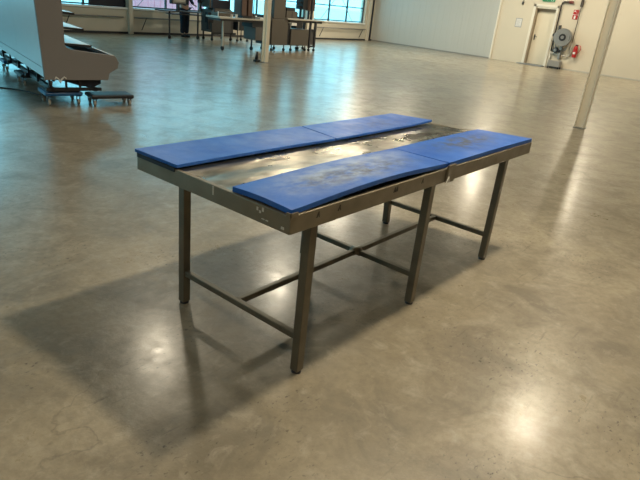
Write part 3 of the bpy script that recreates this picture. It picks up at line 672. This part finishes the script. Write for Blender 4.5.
for (x, y) in ((11.48, 11.46), (12.02, 11.46), (12.34, 11.46), (13.02, 11.46), (13.15, 11.41), (13.40, 11.41), (11.48, 11.88), (12.02, 11.88), (13.02, 11.84), (13.15, 11.89), (13.40, 11.89)):
    L_ = MB().box(x-.012, x+.012, y-.012, y+.012, .07, .20).build('leg', M['darkmetal'], t)
    MB().tube((x-.018, y, .042), (x+.018, y, .042), .042, n=16).build('castor', M['rubber'], L_)
t = thing('brown_box', 'brown box with dark lid on the pale surface of the tall machine', 'box', (12.35, 11.65, .965))
MB().box(12.10, 12.58, 11.5, 11.85, .965, 1.17).build('box_body', M['machine'], t, bevel=.006); MB().box(12.12, 12.5, 11.52, 11.83, 1.17, 1.27).build('lid', M['black'], t)
mb = MB(); mb.box(12.34, 12.355, 11.495, 11.5, .98, 1.16); mb.box(12.58, 12.66, 11.55, 11.8, .965, 1.14); mb.build('strap', M['black'], t)
t = thing('labelling_head', 'black bulky labelling head on a rod right of the brown box', 'machine', (12.9, 11.65, .965))
mb = MB(); mb.box(12.82, 13.04, 11.5, 11.8, 1.24, 2.0); mb.box(12.72, 12.84, 11.55, 11.7, 1.28, 1.34); mb.box(12.74, 12.84, 11.55, 11.7, 1.42, 1.47); mb.tube((12.9, 11.65, .965), (12.9, 11.65, 1.3), .03); mb.box(12.80, 12.98, 11.55, 11.75, .965, 1.02); mb.build('head_body', M['black'], t, bevel=.006)
t = thing('reel_head', 'brown ribbed drum head held on posts at the right end of machines', 'machine', (13.4, 11.65, .965))
mb = MB()
for i in range(5): mb.tube((13.20+i*.075, 11.65, 1.22), (13.20+i*.075, 11.65, 1.58), .045, n=14)
mb.build('ribbed_drum', M['brownbox'], t)
mb = MB(); mb.box(13.26, 13.31, 11.62, 11.68, .965, 1.9); mb.box(13.42, 13.46, 11.62, 11.68, .965, 1.9); mb.box(13.14, 13.56, 11.6, 11.7, 1.58, 1.62); mb.build('posts', M['black'], t)

# ------------------------------------------------------------ the person
def skin_mesh(name, verts, edges, radii, m, parent=None, sub=2, loc=None):
    me = bpy.data.meshes.new(name); me.from_pydata(verts, edges, []); me.materials.append(m)
    o = bpy.data.objects.new(name, me); COL.objects.link(o)
    sk = o.modifiers.new('skin', 'SKIN'); sk.use_smooth_shade = True
    for i, r in enumerate(radii):
        d_ = me.skin_vertices[0].data[i]; d_.radius = r if isinstance(r, tuple) else (r, r); d_.use_root = (i == 0)
    s_ = o.modifiers.new('sub', 'SUBSURF'); s_.levels = sub; s_.render_levels = sub
    for p in me.polygons: p.use_smooth = True
    if parent is not None: o.parent = parent; o.matrix_parent_inverse = WM(parent).inverted()
    return o
px, py = 10.80, 14.82
per = thing('person', 'person in dark clothes standing behind the slim table by the window', 'person', (px, py, 0))
def Q(x, y, z): return (px+x, py+y, z)
vs = [Q(0,0,.95), Q(0,0,1.10), Q(0,-.01,1.30), Q(0,0,1.44), Q(0,-.01,1.53), Q(0,-.02,1.62), Q(0,-.02,1.70),
      Q(.09,0,.88), Q(.09,-.01,.50), Q(.085,.02,.09), Q(-.09,0,.88), Q(-.09,-.02,.50), Q(-.08,.01,.09),
      Q(.17,0,1.42), Q(.23,-.02,1.15), Q(.17,-.24,1.03), Q(-.17,0,1.42), Q(-.23,-.02,1.15), Q(-.17,-.24,1.03)]
es = [(0,1),(1,2),(2,3),(3,4),(4,5),(5,6),(0,7),(7,8),(8,9),(0,10),(10,11),(11,12),(3,13),(13,14),(14,15),(3,16),(16,17),(17,18)]
rd = [(.15,.11),(.14,.10),(.16,.11),(.10,.08),.055,.085,.08,.10,.065,.045,.10,.065,.045,.06,.045,.032,.06,.045,.032]
skin_mesh('body', vs, es, rd, M['skin'], per)
# clothing: shirt and trousers, slightly larger
cl = [Q(0,0,.90), Q(0,0,1.12), Q(0,-.01,1.30), Q(0,0,1.45), Q(.17,0,1.42), Q(.23,-.02,1.15), Q(.17,-.23,1.035), Q(-.17,0,1.42), Q(-.23,-.02,1.15), Q(-.17,-.23,1.035)]
skin_mesh('shirt', cl, [(0,1),(1,2),(2,3),(3,4),(4,5),(5,6),(3,7),(7,8),(8,9)], [(.17,.13),(.16,.12),(.18,.13),(.12,.10),.075,.060,.046,.075,.060,.046], M['jeans'], per)
tr = [Q(0,0,.98), Q(.09,0,.86), Q(.09,-.01,.50), Q(.085,.01,.11), Q(-.09,0,.86), Q(-.09,-.02,.50), Q(-.08,.0,.11)]
skin_mesh('trousers', tr, [(0,1),(1,2),(2,3),(0,4),(4,5),(5,6)], [(.165,.125),.115,.085,.078,.115,.085,.078], M['jeans'], per)
for sx in (-.08, .085):
    skin_mesh('shoe', [Q(sx, .04, .045), Q(sx, -.06, .05), Q(sx+.01, -.17, .038)], [(0,1),(1,2)], [(.045,.042),(.048,.045),(.042,.034)], M['rubber'], per)
skin_mesh('hair', [Q(0, .02, 1.66), Q(0, -.005, 1.735), Q(0, -.03, 1.76)], [(0,1),(1,2)], [.095,.09,.065], M['hair'], per)
fc = MB(); fc.tube(Q(-.03,-.103,1.65), Q(-.03,-.113,1.65), .010, n=10); fc.tube(Q(.03,-.103,1.65), Q(.03,-.113,1.65), .010, n=10); fc.build('eyes', M['hair'], per)
skin_mesh('nose', [Q(0,-.10,1.645), Q(0,-.125,1.612)], [(0,1)], [.010,.015], M['skin'], per, 1)
MB().box(px-.022, px+.022, py-.112, py-.100, 1.578, 1.586).build('mouth', M['redhose'], per)
for s_ in (-1, 1):
    skin_mesh('ear', [Q(s_*.086,-.01,1.655), Q(s_*.092,-.01,1.615)], [(0,1)], [.014,.010], M['skin'], per, 1)
    wx, wy, wz = s_*.17, -.25, 1.025
    hand = skin_mesh('palm', [Q(wx, wy, wz), Q(wx, wy-.05, wz-.01), Q(wx, wy-.09, wz-.02)], [(0,1),(1,2)], [(.026,.018),(.038,.015),(.040,.013)], M['skin'], per, 1)
    for k_, (ox, ln) in enumerate(((-.030, .062), (-.010, .075), (.010, .070), (.030, .055))):
        skin_mesh('finger', [Q(wx+ox, wy-.085, wz-.02), Q(wx+ox, wy-.085-ln*.55, wz-.032), Q(wx+ox, wy-.085-ln*.85, wz-.058)], [(0,1),(1,2)], [.009,.008,.007], M['skin'], hand, 1)
    skin_mesh('thumb', [Q(wx-s_*.028, wy-.03, wz-.01), Q(wx-s_*.056, wy-.06, wz-.022), Q(wx-s_*.062, wy-.09, wz-.034)], [(0,1),(1,2)], [.011,.009,.008], M['skin'], hand, 1)

# ------------------------------------------------------------ light
world = bpy.data.worlds.new('overcast'); scene.world = world; world.use_nodes = True
bg = world.node_tree.nodes['Background']; bg.inputs['Color'].default_value = (.18, .50, .63, 1); bg.inputs['Strength'].default_value = 5.0
def lamp(x, y, p, z=4.43, size=.32, col=(1.0, .87, .65)):
    l = bpy.data.lights.new('hall_and_fill_lamp', 'AREA'); l.shape = 'DISK'; l.size = size; l.energy = p; l.color = col
    o = bpy.data.objects.new('hall_and_fill_lamp', l); o.location = (x, y, z); COL.objects.link(o)
PW = 92
lamp(1.97, -.25, 84*1.75, z=3.9, size=.28)
for (x, y, k_) in ((3.42, 5.83, .62), (6.75, .42, .75), (-2.15, -1.6, .75), (-1.0, 4.9, .2), (11.6, -3.6, 1.0), (6.9, 6.3, .8), (12.4, 8.9, 1.3), (16.9, 9.9, 1.4), (19.4, 7.6, 1.7), (15.7, -3.4, 1.8), (20.0, 4.2, 1.4), (20.5, -1.0, 1.2), (17.5, 12.6, 1.9)):  # far lamps at negative y are fill, added to keep the hall bright
    lamp(x, y, PW*k_)
for k, (x0, x1, n) in enumerate(bays):
    l = bpy.data.lights.new('window_portal', 'AREA'); l.shape = 'RECTANGLE'; l.size = x1-x0; l.size_y = WZ1-WZ0; l.cycles.is_portal = True
    o = bpy.data.objects.new('window_portal', l); o.location = ((x0+x1)/2, YB+.28, (WZ0+WZ1)/2); o.rotation_euler = (-PI/2, 0, 0); COL.objects.link(o)

l = bpy.data.lights.new('window_portal', 'AREA'); l.shape = 'RECTANGLE'; l.size = 3.45; l.size_y = 5.9; l.cycles.is_portal = True
o = bpy.data.objects.new('window_portal', l); o.location = (XL-.18, 11.95, 2.52); o.rotation_euler = (0, -PI/2, 0); COL.objects.link(o)

# ------------------------------------------------------------ camera
f, cx, cy, ch, yaw, pitch, roll = 563.44, -1.46484, -1.28689, 1.58964, .661452, -.401513, .1072
fw = Vector((math.cos(pitch)*math.cos(yaw), math.cos(pitch)*math.sin(yaw), math.sin(pitch)))
rt = fw.cross(Vector((0, 0, 1))).normalized(); up = rt.cross(fw)
rt2 = rt*math.cos(roll) + up*math.sin(roll); up2 = -rt*math.sin(roll) + up*math.cos(roll)
cam = bpy.data.cameras.new('camera'); co = bpy.data.objects.new('camera', cam); COL.objects.link(co)
cam.sensor_width = 36; cam.lens = f/640*36; cam.clip_end = 500; cam.clip_start = .05
co.matrix_world = Matrix(((rt2.x, up2.x, -fw.x, cx), (rt2.y, up2.y, -fw.y, cy), (rt2.z, up2.z, -fw.z, ch), (0, 0, 0, 1)))
scene.camera = co
vs_ = scene.view_settings; vs_.view_transform = 'Standard'; vs_.look = 'None'; vs_.exposure = .1; vs_.gamma = 1; vs_.use_curve_mapping = False
